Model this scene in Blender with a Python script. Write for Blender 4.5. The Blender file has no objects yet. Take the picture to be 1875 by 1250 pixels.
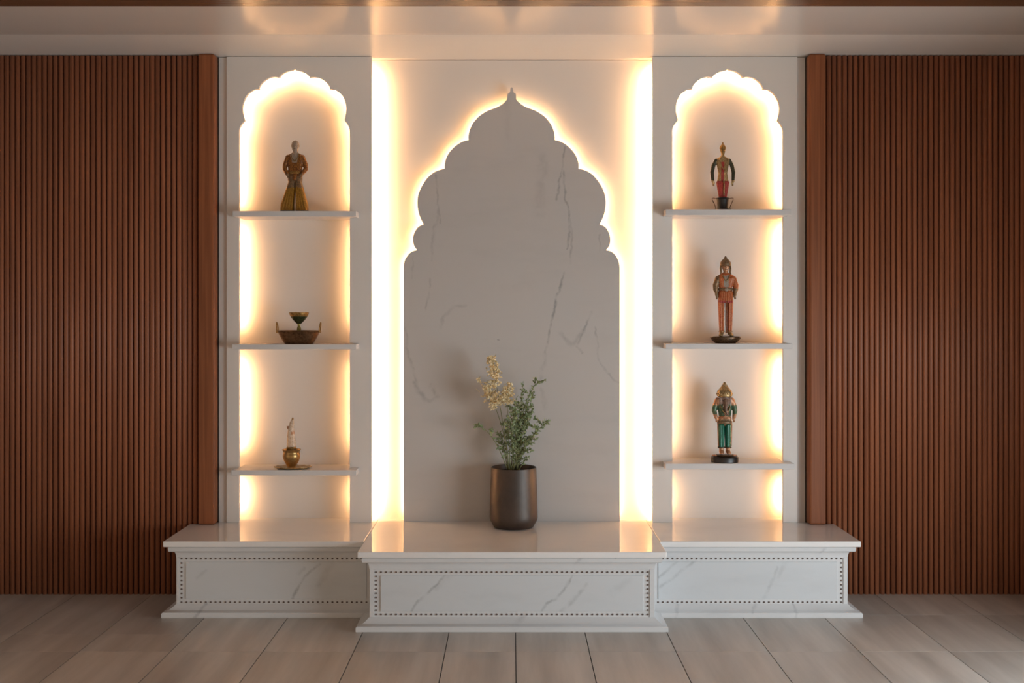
import bpy, bmesh, math, random
from mathutils import Vector, geometry, noise as mnoise
R = random.Random(7)
SC = bpy.context.scene
COL = SC.collection

# ------------------------------------------------------------------ camera, light, exposure
D = 5.4                     # camera distance to the slat plane (y = 0)
F = 1976.0                  # focal length in pixels of the 1875 px wide frame
HZ = 575.0                  # horizon row
S0 = D / F                  # metres per pixel at the slat plane
H = 513 * S0                # camera height
CEIL = H + 475 * S0

cam_d = bpy.data.cameras.new('camera')
cam_d.sensor_width = 36.0
cam_d.lens = F / 1875.0 * 36.0
cam_d.shift_y = -(625.0 - HZ) / 1875.0
cam_d.clip_start = 0.05
cam = bpy.data.objects.new('camera', cam_d)
cam.location = (0, -D, H)
cam.rotation_euler = (math.pi / 2, 0, 0)
COL.objects.link(cam)
SC.camera = cam

SC.view_settings.view_transform = 'Standard'
SC.view_settings.look = 'None'
SC.view_settings.gamma = 1.0
SC.view_settings.use_curve_mapping = False
SC.view_settings.exposure = 0.06
SC.cycles.max_bounces = 7

world = bpy.data.worlds.new('world')
SC.world = world
world.use_nodes = True
world.node_tree.nodes['Background'].inputs[0].default_value = (1.0, 0.765, 0.565, 1)
world.node_tree.nodes['Background'].inputs[1].default_value = 0.95

LED_CENTRE, LED_ARCH, LED_NICHE = 385.0, 88.0, 122.0
LED_COL = (1.0, 0.535, 0.23, 1)

def area(name, loc, rot, sx, sy, power, col):
    l = bpy.data.lights.new(name, 'AREA')
    l.shape = 'RECTANGLE'; l.size = sx; l.size_y = sy; l.energy = power; l.color = col
    o = bpy.data.objects.new(name, l); COL.objects.link(o)
    o.location = loc; o.rotation_euler = rot
    return o
# daylight entering through the window opening of the right-hand wall
area('window_daylight', (2.95, -2.6, 0.65), (0, math.pi / 2, 0), 1.1, 2.4, 80.0, (0.80, 0.92, 1.0))

# ------------------------------------------------------------------ helpers
def P(px, py, d):
    return ((px - 937.5) * d / F, H - (py - HZ) * d / F)

def tag(o, label=None, cat=None, group=None, kind=None):
    if label: o['label'] = label
    if cat: o['category'] = cat
    if group: o['group'] = group
    if kind: o['kind'] = kind
    return o

def empty(name, loc, label, cat, group=None):
    o = bpy.data.objects.new(name, None); COL.objects.link(o)
    o.empty_display_size = 0.05
    o.location = loc
    return tag(o, label, cat, group)

def link(name, me, mat=None, parent=None, smooth=False):
    """mesh given in WORLD coordinates; the parent is an unrotated, unscaled empty"""
    o = bpy.data.objects.new(name, me); COL.objects.link(o)
    if mat is not None:
        for m in (mat if isinstance(mat, (list, tuple)) else [mat]):
            me.materials.append(m)
    if smooth:
        for p in me.polygons: p.use_smooth = True
    if parent is not None:
        o.parent = parent
        off = Vector((0, 0, 0)); q = parent
        while q is not None:
            off += q.location; q = q.parent
        me.transform(__import__('mathutils').Matrix.Translation(-off))
    return o

def build(name, bm, mat=None, parent=None, smooth=False):
    bmesh.ops.recalc_face_normals(bm, faces=bm.faces)
    me = bpy.data.meshes.new(name); bm.to_mesh(me); bm.free()
    return link(name, me, mat, parent, smooth)

def bevel(o, w, seg=2, ang=30):
    m = o.modifiers.new('bevel', 'BEVEL'); m.width = w; m.segments = seg
    m.limit_method = 'ANGLE'; m.angle_limit = math.radians(ang)
    return o

def smooth_by(o, ang=40):
    for p in o.data.polygons: p.use_smooth = True
    m = o.data
    bm = bmesh.new(); bm.from_mesh(m)
    for e in bm.edges:
        if len(e.link_faces) == 2 and e.calc_face_angle(0) > math.radians(ang): e.smooth = False
    bm.to_mesh(m); bm.free()
    return o

def add_box(bm, x0, x1, y0, y1, z0, z1):
    v = [bm.verts.new(p) for p in ((x0,y0,z0),(x1,y0,z0),(x1,y1,z0),(x0,y1,z0),(x0,y0,z1),(x1,y0,z1),(x1,y1,z1),(x0,y1,z1))]
    for f in ((0,3,2,1),(4,5,6,7),(0,1,5,4),(1,2,6,5),(2,3,7,6),(3,0,4,7)):
        bm.faces.new([v[i] for i in f])

def box(name, x0, x1, y0, y1, z0, z1, mat, parent=None):
    bm = bmesh.new(); add_box(bm, x0, x1, y0, y1, z0, z1)
    return build(name, bm, mat, parent)

def prism_xz(name, outline, y0, y1, mat, parent=None):
    """closed outline [(x,z)] extruded from y0 to y1"""
    bm = bmesh.new(); n = len(outline)
    a = [bm.verts.new((x, y0, z)) for x, z in outline]
    b = [bm.verts.new((x, y1, z)) for x, z in outline]
    tris = geometry.tessellate_polygon([[Vector((x, z, 0)) for x, z in outline]])
    for t in tris:
        try:
            bm.faces.new([a[i] for i in t]); bm.faces.new([b[i] for i in reversed(t)])
        except ValueError: pass
    for i in range(n):
        j = (i + 1) % n
        bm.faces.new([a[i], a[j], b[j], b[i]])
    return build(name, bm, mat, parent)

def prism_xy(name, outline, z0, z1, mat, parent=None):
    bm = bmesh.new(); n = len(outline)
    a = [bm.verts.new((x, y, z0)) for x, y in outline]
    b = [bm.verts.new((x, y, z1)) for x, y in outline]
    bm.faces.new(a); bm.faces.new(b)
    for i in range(n):
        j = (i + 1) % n
        bm.faces.new([a[i], a[j], b[j], b[i]])
    return build(name, bm, mat, parent)

def add_lathe(bm, prof, cx, cy, seg=40, sx=1.0, sy=1.0):
    rings = []
    for r, z in prof:
        if r < 1e-6: rings.append([bm.verts.new((cx, cy, z))])
        else: rings.append([bm.verts.new((cx + sx*r*math.cos(2*math.pi*k/seg), cy + sy*r*math.sin(2*math.pi*k/seg), z)) for k in range(seg)])
    for A, B in zip(rings, rings[1:]):
        for k in range(seg):
            l = (k + 1) % seg
            if len(A) == 1 and len(B) == 1: continue
            if len(A) == 1: bm.faces.new([A[0], B[k], B[l]])
            elif len(B) == 1: bm.faces.new([A[k], A[l], B[0]])
            else: bm.faces.new([A[k], A[l], B[l], B[k]])

def lathe(name, prof, cx, cy, mat, parent=None, seg=40, sx=1.0, sy=1.0, ang=40):
    bm = bmesh.new(); add_lathe(bm, prof, cx, cy, seg, sx, sy)
    return smooth_by(build(name, bm, mat, parent), ang)

def add_tube(bm, pts, rad, seg=6, cap=True):
    pts = [Vector(p) for p in pts]
    rads = rad if isinstance(rad, (list, tuple)) else [rad] * len(pts)
    rings = []; up = Vector((0, 0, 1))
    for i, p in enumerate(pts):
        t = (pts[min(i+1, len(pts)-1)] - pts[max(i-1, 0)]).normalized()
        u = t.cross(up)
        if u.length < 1e-3: u = t.cross(Vector((1, 0, 0)))
        u.normalize(); w = t.cross(u)
        rings.append([bm.verts.new(p + rads[i]*(math.cos(2*math.pi*k/seg)*u + math.sin(2*math.pi*k/seg)*w)) for k in range(seg)])
    for A, B in zip(rings, rings[1:]):
        for k in range(seg):
            l = (k+1) % seg; bm.faces.new([A[k], A[l], B[l], B[k]])
    if cap: bm.faces.new(rings[0]); bm.faces.new(rings[-1])

def tube(name, pts, rad, mat, parent=None, seg=8):
    bm = bmesh.new(); add_tube(bm, pts, rad, seg)
    return build(name, bm, mat, parent, True)

# ------------------------------------------------------------------ materials
def nodes(name):
    m = bpy.data.materials.new(name); m.use_nodes = True
    nt = m.node_tree
    return m, nt, nt.nodes['Principled BSDF']

def N(nt, t, **kw):
    n = nt.nodes.new(t)
    for k, v in kw.items(): setattr(n, k, v)
    return n

def plain(name, col, rough=0.5, metal=0.0, noise=0.0, nscale=20.0, spec=0.5, bump=0.0):
    m, nt, b = nodes(name)
    b.inputs['Roughness'].default_value = rough
    b.inputs['Metallic'].default_value = metal
    b.inputs['Specular IOR Level'].default_value = spec
    tc = N(nt, 'ShaderNodeTexCoord')
    nz = N(nt, 'ShaderNodeTexNoise'); nz.inputs['Scale'].default_value = nscale; nz.inputs['Detail'].default_value = 4
    nt.links.new(tc.outputs['Object'], nz.inputs['Vector'])
    rp = N(nt, 'ShaderNodeValToRGB')
    rp.color_ramp.elements[0].position = 0.3; rp.color_ramp.elements[1].position = 0.7
    rp.color_ramp.elements[0].color = tuple(c*(1-noise) for c in col) + (1,)
    rp.color_ramp.elements[1].color = tuple(min(1, c*(1+noise)) for c in col) + (1,)
    nt.links.new(nz.outputs['Fac'], rp.inputs['Fac'])
    nt.links.new(rp.outputs['Color'], b.inputs['Base Color'])
    if bump:
        bp = N(nt, 'ShaderNodeBump'); bp.inputs['Strength'].default_value = bump; bp.inputs['Distance'].default_value = 0.002
        nt.links.new(nz.outputs['Fac'], bp.inputs['Height']); nt.links.new(bp.outputs['Normal'], b.inputs['Normal'])
    return m

def two_tone(name, c1, c2, scale, rough=0.4, metal=0.0, edge=0.16, bump=0.3):
    """enamel or patina in two mottled colours"""
    m, nt, b = nodes(name)
    b.inputs['Roughness'].default_value = rough; b.inputs['Metallic'].default_value = metal
    tc = N(nt, 'ShaderNodeTexCoord')
    nz = N(nt, 'ShaderNodeTexNoise'); nz.inputs['Scale'].default_value = scale * 1.9; nz.inputs['Detail'].default_value = 4
    nz.inputs['Distortion'].default_value = 0.6
    nt.links.new(tc.outputs['Object'], nz.inputs['Vector'])
    rp = N(nt, 'ShaderNodeValToRGB')
    rp.color_ramp.elements[0].position = 0.5 - edge; rp.color_ramp.elements[1].position = 0.5 + edge
    rp.color_ramp.elements[0].color = c1 + (1,); rp.color_ramp.elements[1].color = c2 + (1,)
    nt.links.new(nz.outputs['Fac'], rp.inputs['Fac']); nt.links.new(rp.outputs['Color'], b.inputs['Base Color'])
    bp = N(nt, 'ShaderNodeBump'); bp.inputs['Strength'].default_value = bump; bp.inputs['Distance'].default_value = 0.002
    nt.links.new(nz.outputs['Fac'], bp.inputs['Height']); nt.links.new(bp.outputs['Normal'], b.inputs['Normal'])
    return m

def seg_group():
    g = bpy.data.node_groups.new('vein_segment', 'ShaderNodeTree')
    for nm, tp in (('P', 'NodeSocketVector'), ('A', 'NodeSocketVector'), ('BA', 'NodeSocketVector'), ('BAn', 'NodeSocketVector'), ('W', 'NodeSocketFloat'), ('S', 'NodeSocketFloat'), ('Prev', 'NodeSocketFloat')):
        g.interface.new_socket(nm, in_out='INPUT', socket_type=tp)
    g.interface.new_socket('Out', in_out='OUTPUT', socket_type='NodeSocketFloat')
    gi = N(g, 'NodeGroupInput'); go = N(g, 'NodeGroupOutput')
    sub = N(g, 'ShaderNodeVectorMath', operation='SUBTRACT'); g.links.new(gi.outputs['P'], sub.inputs[0]); g.links.new(gi.outputs['A'], sub.inputs[1])
    dot = N(g, 'ShaderNodeVectorMath', operation='DOT_PRODUCT'); g.links.new(sub.outputs[0], dot.inputs[0]); g.links.new(gi.outputs['BAn'], dot.inputs[1])
    cl = N(g, 'ShaderNodeClamp'); g.links.new(dot.outputs['Value'], cl.inputs['Value'])
    sc = N(g, 'ShaderNodeVectorMath', operation='SCALE'); g.links.new(gi.outputs['BA'], sc.inputs[0]); g.links.new(cl.outputs[0], sc.inputs['Scale'])
    df = N(g, 'ShaderNodeVectorMath', operation='DISTANCE'); g.links.new(sub.outputs[0], df.inputs[0]); g.links.new(sc.outputs[0], df.inputs[1])
    mr = N(g, 'ShaderNodeMapRange', interpolation_type='SMOOTHSTEP'); g.links.new(df.outputs['Value'], mr.inputs['Value'])
    mr.inputs['From Min'].default_value = 0.0
    g.links.new(gi.outputs['W'], mr.inputs['From Max']); g.links.new(gi.outputs['S'], mr.inputs['To Min']); mr.inputs['To Max'].default_value = 0.0
    mx = N(g, 'ShaderNodeMath', operation='MAXIMUM'); g.links.new(mr.outputs[0], mx.inputs[0]); g.links.new(gi.outputs['Prev'], mx.inputs[1])
    g.links.new(mx.outputs[0], go.inputs['Out'])
    return g
SEG = seg_group()

def marble(name, lines=(), base=(0.74, 0.725, 0.71), vein=(0.30, 0.31, 0.33), rough=0.22, cloud=0.25, warp=0.018):
    """white marble; lines = [(width, strength, [(x, z), ...])] are the veins one can pick out"""
    m, nt, b = nodes(name)
    b.inputs['Roughness'].default_value = rough
    geo = N(nt, 'ShaderNodeNewGeometry')
    nz = N(nt, 'ShaderNodeTexNoise'); nz.inputs['Scale'].default_value = 15; nz.inputs['Detail'].default_value = 8; nz.inputs['Roughness'].default_value = 0.62
    nt.links.new(geo.outputs['Position'], nz.inputs['Vector'])
    s1 = N(nt, 'ShaderNodeVectorMath', operation='SUBTRACT'); s1.inputs[1].default_value = (0.5, 0.5, 0.5)
    nt.links.new(nz.outputs['Color'], s1.inputs[0])
    s2 = N(nt, 'ShaderNodeVectorMath', operation='SCALE'); s2.inputs['Scale'].default_value = warp * 2
    nt.links.new(s1.outputs[0], s2.inputs[0])
    ad = N(nt, 'ShaderNodeVectorMath', operation='ADD')
    nt.links.new(geo.outputs['Position'], ad.inputs[0]); nt.links.new(s2.outputs[0], ad.inputs[1])
    fl = N(nt, 'ShaderNodeVectorMath', operation='MULTIPLY'); fl.inputs[1].default_value = (1, 0, 1)
    nt.links.new(ad.outputs[0], fl.inputs[0])
    prev = None
    for w, s, pts in lines:
        for (ax, az), (bx, bz) in zip(pts, pts[1:]):
            g = N(nt, 'ShaderNodeGroup'); g.node_tree = SEG
            ba = Vector((bx-ax, 0, bz-az)); l2 = max(ba.length_squared, 1e-9)
            nt.links.new(fl.outputs[0], g.inputs['P'])
            g.inputs['A'].default_value = (ax, 0, az); g.inputs['BA'].default_value = ba; g.inputs['BAn'].default_value = ba / l2
            g.inputs['W'].default_value = w; g.inputs['S'].default_value = s
            if prev is not None: nt.links.new(prev, g.inputs['Prev'])
            prev = g.outputs[0]
    # faint clouds drifting along a diagonal
    mp = N(nt, 'ShaderNodeMapping'); mp.inputs['Rotation'].default_value = (0, math.radians(50), 0); mp.inputs['Scale'].default_value = (1.2, 2.0, 4.5)
    nt.links.new(ad.outputs[0], mp.inputs['Vector'])
    cz = N(nt, 'ShaderNodeTexNoise'); cz.inputs['Scale'].default_value = 1.7; cz.inputs['Detail'].default_value = 6; cz.inputs['Roughness'].default_value = 0.62
    nt.links.new(mp.outputs[0], cz.inputs['Vector'])
    cr = N(nt, 'ShaderNodeMapRange'); cr.inputs['From Min'].default_value = 0.52; cr.inputs['From Max'].default_value = 0.85
    cr.inputs['To Min'].default_value = 0.0; cr.inputs['To Max'].default_value = cloud
    nt.links.new(cz.outputs['Fac'], cr.inputs['Value'])
    fac = cr.outputs[0]
    if prev is not None:
        bn = N(nt, 'ShaderNodeTexNoise'); bn.inputs['Scale'].default_value = 22; bn.inputs['Detail'].default_value = 3
        nt.links.new(geo.outputs['Position'], bn.inputs['Vector'])
        br = N(nt, 'ShaderNodeMapRange'); br.inputs['From Min'].default_value = 0.35; br.inputs['From Max'].default_value = 0.62
        br.inputs['To Min'].default_value = 0.12; br.inputs['To Max'].default_value = 1.0
        nt.links.new(bn.outputs['Fac'], br.inputs['Value'])
        mu = N(nt, 'ShaderNodeMath', operation='MULTIPLY'); nt.links.new(prev, mu.inputs[0]); nt.links.new(br.outputs[0], mu.inputs[1])
        a2 = N(nt, 'ShaderNodeMath', operation='ADD', use_clamp=True); nt.links.new(mu.outputs[0], a2.inputs[0]); nt.links.new(fac, a2.inputs[1])
        fac = a2.outputs[0]
    mix = N(nt, 'ShaderNodeMix', data_type='RGBA')
    mix.inputs[6].default_value = base + (1,); mix.inputs[7].default_value = vein + (1,)
    nt.links.new(fac, mix.inputs[0]); nt.links.new(mix.outputs[2], b.inputs['Base Color'])
    return m

def wood(name, c1, c2, rough=0.42, axis='Z', vary=0.25, spec=0.5):
    m, nt, b = nodes(name)
    b.inputs['Roughness'].default_value = rough; b.inputs['Specular IOR Level'].default_value = spec
    tc = N(nt, 'ShaderNodeTexCoord'); oi = N(nt, 'ShaderNodeObjectInfo')
    off = N(nt, 'ShaderNodeVectorMath', operation='SCALE'); off.inputs[0].default_value = (13.1, 7.7, 5.3)
    nt.links.new(oi.outputs['Random'], off.inputs['Scale'])
    ad = N(nt, 'ShaderNodeVectorMath', operation='ADD'); nt.links.new(tc.outputs['Object'], ad.inputs[0]); nt.links.new(off.outputs[0], ad.inputs[1])
    mp = N(nt, 'ShaderNodeMapping')
    mp.inputs['Scale'].default_value = {'Z': (60, 60, 1.6), 'X': (1.6, 60, 60), 'Y': (30, 1.6, 30)}[axis]
    nt.links.new(ad.outputs[0], mp.inputs['Vector'])
    nz = N(nt, 'ShaderNodeTexNoise'); nz.inputs['Scale'].default_value = 1.0; nz.inputs['Detail'].default_value = 5; nz.inputs['Distortion'].default_value = 0.4
    nt.links.new(mp.outputs[0], nz.inputs['Vector'])
    rp = N(nt, 'ShaderNodeValToRGB')
    rp.color_ramp.elements[0].position = 0.3; rp.color_ramp.elements[1].position = 0.72
    rp.color_ramp.elements[0].color = c1 + (1,); rp.color_ramp.elements[1].color = c2 + (1,)
    nt.links.new(nz.outputs['Fac'], rp.inputs['Fac'])
    hs = N(nt, 'ShaderNodeHueSaturation')
    mr = N(nt, 'ShaderNodeMapRange'); mr.inputs['To Min'].default_value = 1 - vary; mr.inputs['To Max'].default_value = 1 + vary
    nt.links.new(oi.outputs['Random'], mr.inputs['Value']); nt.links.new(mr.outputs[0], hs.inputs['Value'])
    nt.links.new(rp.outputs['Color'], hs.inputs['Color']); nt.links.new(hs.outputs['Color'], b.inputs['Base Color'])
    return m

def floor_mat():
    m, nt, b = nodes('grey_plank_tile')
    b.inputs['Roughness'].default_value = 0.36
    geo = N(nt, 'ShaderNodeNewGeometry'); oi = N(nt, 'ShaderNodeObjectInfo')
    off = N(nt, 'ShaderNodeVectorMath', operation='SCALE'); off.inputs[0].default_value = (9.1, 3.7, 0)
    nt.links.new(oi.outputs['Random'], off.inputs['Scale'])
    ad = N(nt, 'ShaderNodeVectorMath', operation='ADD'); nt.links.new(geo.outputs['Position'], ad.inputs[0]); nt.links.new(off.outputs[0], ad.inputs[1])
    mp = N(nt, 'ShaderNodeMapping'); mp.inputs['Scale'].default_value = (9.0, 0.8, 1); mp.inputs['Rotation'].default_value = (0, 0, 0.04)
    nt.links.new(ad.outputs[0], mp.inputs['Vector'])
    nz = N(nt, 'ShaderNodeTexNoise'); nz.inputs['Scale'].default_value = 1.0; nz.inputs['Detail'].default_value = 5; nz.inputs['Roughness'].default_value = 0.55
    nt.links.new(mp.outputs[0], nz.inputs['Vector'])
    rp = N(nt, 'ShaderNodeValToRGB')
    rp.color_ramp.elements[0].position = 0.25; rp.color_ramp.elements[1].position = 0.78
    rp.color_ramp.elements[0].color = (0.36, 0.322, 0.286, 1); rp.color_ramp.elements[1].color = (0.64, 0.585, 0.53, 1)
    nt.links.new(nz.outputs['Fac'], rp.inputs['Fac'])
    hs = N(nt, 'ShaderNodeHueSaturation')
    mr = N(nt, 'ShaderNodeMapRange'); mr.inputs['To Min'].default_value = 0.9; mr.inputs['To Max'].default_value = 1.1
    nt.links.new(oi.outputs['Random'], mr.inputs['Value']); nt.links.new(mr.outputs[0], hs.inputs['Value'])
    nt.links.new(rp.outputs['Color'], hs.inputs['Color']); nt.links.new(hs.outputs['Color'], b.inputs['Base Color'])
    bp = N(nt, 'ShaderNodeBump'); bp.inputs['Strength'].default_value = 0.12; bp.inputs['Distance'].default_value = 0.003
    nt.links.new(nz.outputs['Fac'], bp.inputs['Height']); nt.links.new(bp.outputs['Normal'], b.inputs['Normal'])
    return m

def led(name, strength):
    m = bpy.data.materials.new(name); m.use_nodes = True
    nt = m.node_tree; nt.nodes.clear()
    e = N(nt, 'ShaderNodeEmission'); o = N(nt, 'ShaderNodeOutputMaterial')
    e.inputs['Color'].default_value = LED_COL; e.inputs['Strength'].default_value = strength
    nt.links.new(e.outputs[0], o.inputs['Surface'])
    return m

M_PAINT = plain('white_satin_paint', (0.78, 0.74, 0.70), 0.45, noise=0.015, nscale=3)
M_CEIL = plain('ceiling_gloss_paint', (0.70, 0.65, 0.60), 0.20, noise=0.015, nscale=2, spec=0.9)
M_CEIL_B = plain('ceiling_satin_paint', (0.87, 0.83, 0.78), 0.30, noise=0.015, nscale=2, spec=0.6)
M_ROOM = plain('room_wall_paint', (0.55, 0.50, 0.46), 0.7, noise=0.02, nscale=3)
M_SLAT = wood('walnut_slat', (0.25, 0.083, 0.036), (0.42, 0.152, 0.071), 0.5, 'Z', 0.09)
M_BACK = plain('dark_backing', (0.02, 0.009, 0.005), 0.8, noise=0.1)
M_POST = wood('walnut_post', (0.21, 0.066, 0.024), (0.34, 0.115, 0.045), 0.5, 'Z', 0.05, 0.3)
M_WCEIL = wood('walnut_ceiling', (0.10, 0.05, 0.026), (0.17, 0.085, 0.045), 0.25, 'X', 0.05)
M_GROUT = plain('dark_grout', (0.045, 0.04, 0.036), 0.9, noise=0.1)
M_TILE = floor_mat()
M_LED_C, M_LED_A, M_LED_N = led('led_centre', LED_CENTRE), led('led_arch', LED_ARCH), led('led_niche', LED_NICHE)
M_LED_O, M_LED_I = led('led_niche_outer', LED_NICHE * 1.45), led('led_niche_inner', LED_NICHE * 0.75)

# ------------------------------------------------------------------ room shell
XC = -0.003
WX = 2.69                                   # side walls
floor = tag(box('floor', -WX, WX, -6.6, 0.18, -0.06, -0.008, M_GROUT), kind='structure')
cols = [-2.69, -2.56, -2.18, -1.80, -1.42, -1.036, -0.658, -0.278, 0.0156, 0.321, 0.682, 1.067, 1.444, 1.818, 2.195, 2.57, 2.69]
GAP = 0.0018
for i, (xa, xb) in enumerate(zip(cols, cols[1:])):
    ys = [-6.6, -5.7, -4.5, -3.306, -2.11, -0.914, 0.17]
    if xa >= 1.44: ys.insert(6, -0.37)
    if xb <= -1.42: ys.insert(6, -0.67)
    for ya, yb in zip(ys, ys[1:]):
        t = box('floor_tile', xa + GAP, xb - GAP, ya + GAP*0.6, yb - GAP*0.6, -0.008, 0.0, M_TILE, floor)

ceiling = tag(box('ceiling', -WX, WX, -0.39, 0.18, CEIL, CEIL + 0.06, M_CEIL_B), kind='structure')
box('ceiling_panel', -WX, WX, -0.862, -0.39, CEIL, CEIL + 0.06, M_CEIL, ceiling)
tag(box('ceiling_timber', -WX, WX, -6.6, -0.864, CEIL - 0.004, CEIL + 0.06, M_WCEIL, ceiling), 'glossy brown timber ceiling')
tag(box('wall_back', -WX, WX, 0.175, 0.25, 0, CEIL, M_ROOM), kind='structure')
bm = bmesh.new()                            # left wall; its low, wide opening is added to let fill light in
for a in ((-6.6, -4.6, 0, CEIL), (-1.3, 0.25, 0, CEIL), (-4.6, -1.3, 0, 0.06), (-4.6, -1.3, 1.25, CEIL)):
    add_box(bm, -WX - 0.1, -WX, a[0], a[1], a[2], a[3])
tag(build('wall_left', bm, M_ROOM), kind='structure')
bm = bmesh.new()                            # right wall with its window opening
for a in ((-6.6, -3.8, 0, CEIL), (-1.4, 0.25, 0, CEIL), (-3.8, -1.4, 0, 0.08), (-3.8, -1.4, 1.22, CEIL)):
    add_box(bm, WX, WX + 0.1, a[0], a[1], a[2], a[3])
tag(build('wall_right', bm, M_ROOM), kind='structure')
tag(box('front_light_baffle', -WX - 0.1, WX + 0.1, -6.7, -6.6, 1.75, CEIL, M_ROOM), kind='structure')   # unseen baffle added over the open front to keep world light low

# ------------------------------------------------------------------ fluted timber panels
PITCH = 9.86 * S0
def slat_mesh():
    bm = bmesh.new(); w = PITCH * 0.43; n = 8; prof = [(-w, 0.016)]
    for k in range(n + 1):
        a = math.pi * k / n
        prof.append((-w * math.cos(a), 0.011 - 0.011 * math.sin(a) ** 0.8))
    prof.append((w, 0.016))
    a = [bm.verts.new((x, y, 0)) for x, y in prof]; b = [bm.verts.new((x, y, CEIL - 0.004)) for x, y in prof]
    for i in range(len(prof) - 1): bm.faces.new([a[i], a[i+1], b[i+1], b[i]])
    bm.faces.new([a[-1], a[0], b[0], b[-1]]); bm.faces.new(a); bm.faces.new(b)
    bmesh.ops.recalc_face_normals(bm, faces=bm.faces)
    me = bpy.data.meshes.new('slat'); bm.to_mesh(me); bm.free(); me.materials.append(M_SLAT)
    for p in me.polygons: p.use_smooth = len(p.vertices) == 4 and abs(p.normal.z) < 0.5 and p.normal.y < 0.5
    return me
SLAT = slat_mesh()
XI = 1.566                                  # inner edge of the slatted field
ZT = H - 383.8 * S0                         # height of the marble platform top
def fluted(side, label):
    root = empty('fluted_wall_panel', (side * 2.13, 0, 0), label, 'wall panel', 'fluted timber wall panels')
    xs = sorted((side * XI, side * (WX - 0.002)))
    box('backing_board', xs[0], xs[1], 0.016, 0.17, 0, CEIL - 0.003, M_BACK, root)
    n = int((WX - 0.01 - XI) / PITCH)
    for k in range(n):
        o = bpy.data.objects.new('slat', SLAT); COL.objects.link(o); o.parent = root
        o.location = (side * (XI + 0.006 + PITCH * (k + 0.55)) - side * 2.13, 0, 0)
    a, b = side * 1.481, side * 1.564
    o = box('end_post', min(a, b), max(a, b), -0.030, 0.04, ZT + 0.0005, CEIL - 0.002, M_POST, root)
    bevel(o, 0.010, 3)
    return root
fluted(-1, 'fluted dark walnut wall panel to the left of the white niches')
fluted(1, 'fluted dark walnut wall panel to the right of the white niches')

# ------------------------------------------------------------------ niches
def offset_line(pts, d):
    """offset an open polyline (x,z) to its left by d"""
    out = []
    for i, p in enumerate(pts):
        a = Vector(pts[max(i-1, 0)]); b = Vector(pts[min(i+1, len(pts)-1)])
        t = (b - a).normalized(); out.append((p[0] - t.y * d, p[1] + t.x * d))
    return out

def ribbon(name, pts, d0, d1, y, mat, parent, thick=0.003):
    A = offset_line(pts, d0); B = offset_line(pts, d1)
    bm = bmesh.new()
    rows = [[bm.verts.new((x, yy, z)) for x, z in L] for L, yy in ((A, y), (B, y), (B, y - thick), (A, y - thick))]
    for i in range(len(pts) - 1):
        for r in range(4):
            q = (r + 1) % 4
            fc_ = bm.faces.new([rows[r][i], rows[r][i+1], rows[q][i+1], rows[q][i]]); fc_.material_index = 0 if r == 0 else 1
    for e_ in (0, -1): bm.faces.new([r[e_] for r in rows]).material_index = 1
    o = build(name, bm, [mat, M_PAINT], parent)
    return o

def catmull(pts, n=4):
    out = []
    for i in range(len(pts) - 1):
        p0, p1, p2, p3 = (Vector(pts[max(i-1, 0)]), Vector(pts[i]), Vector(pts[i+1]), Vector(pts[min(i+2, len(pts)-1)]))
        for k in range(n):
            t = k / n
            v = 0.5 * ((2*p1) + (-p0+p2)*t + (2*p0-5*p1+4*p2-p3)*t*t + (-p0+3*p1-3*p2+p3)*t**3)
            out.append((v.x, v.y))
    out.append(tuple(pts[-1]))
    return out

YF, YB = 0.035, 0.150                        # niche face and niche back
DF = D + YF
NLOBES = [[(0, 125), (2, 127.6), (6, 128.8), (15, 131), (24.5, 137), (28, 142)],
          [(28, 142), (36.7, 140.4), (47.6, 143), (57, 149.4), (63.4, 157.5), (65, 163)],
          [(65, 163), (74.8, 164.4), (85.7, 172.5), (92.5, 184.8), (95.2, 198.4), (93.3, 212), (90.6, 220)],
          [(90.6, 220), (96.6, 227), (100.7, 235), (101.5, 243)]]
half = []
for L in NLOBES:
    c = catmull(L, 4); half += c if not half else c[1:]

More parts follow.
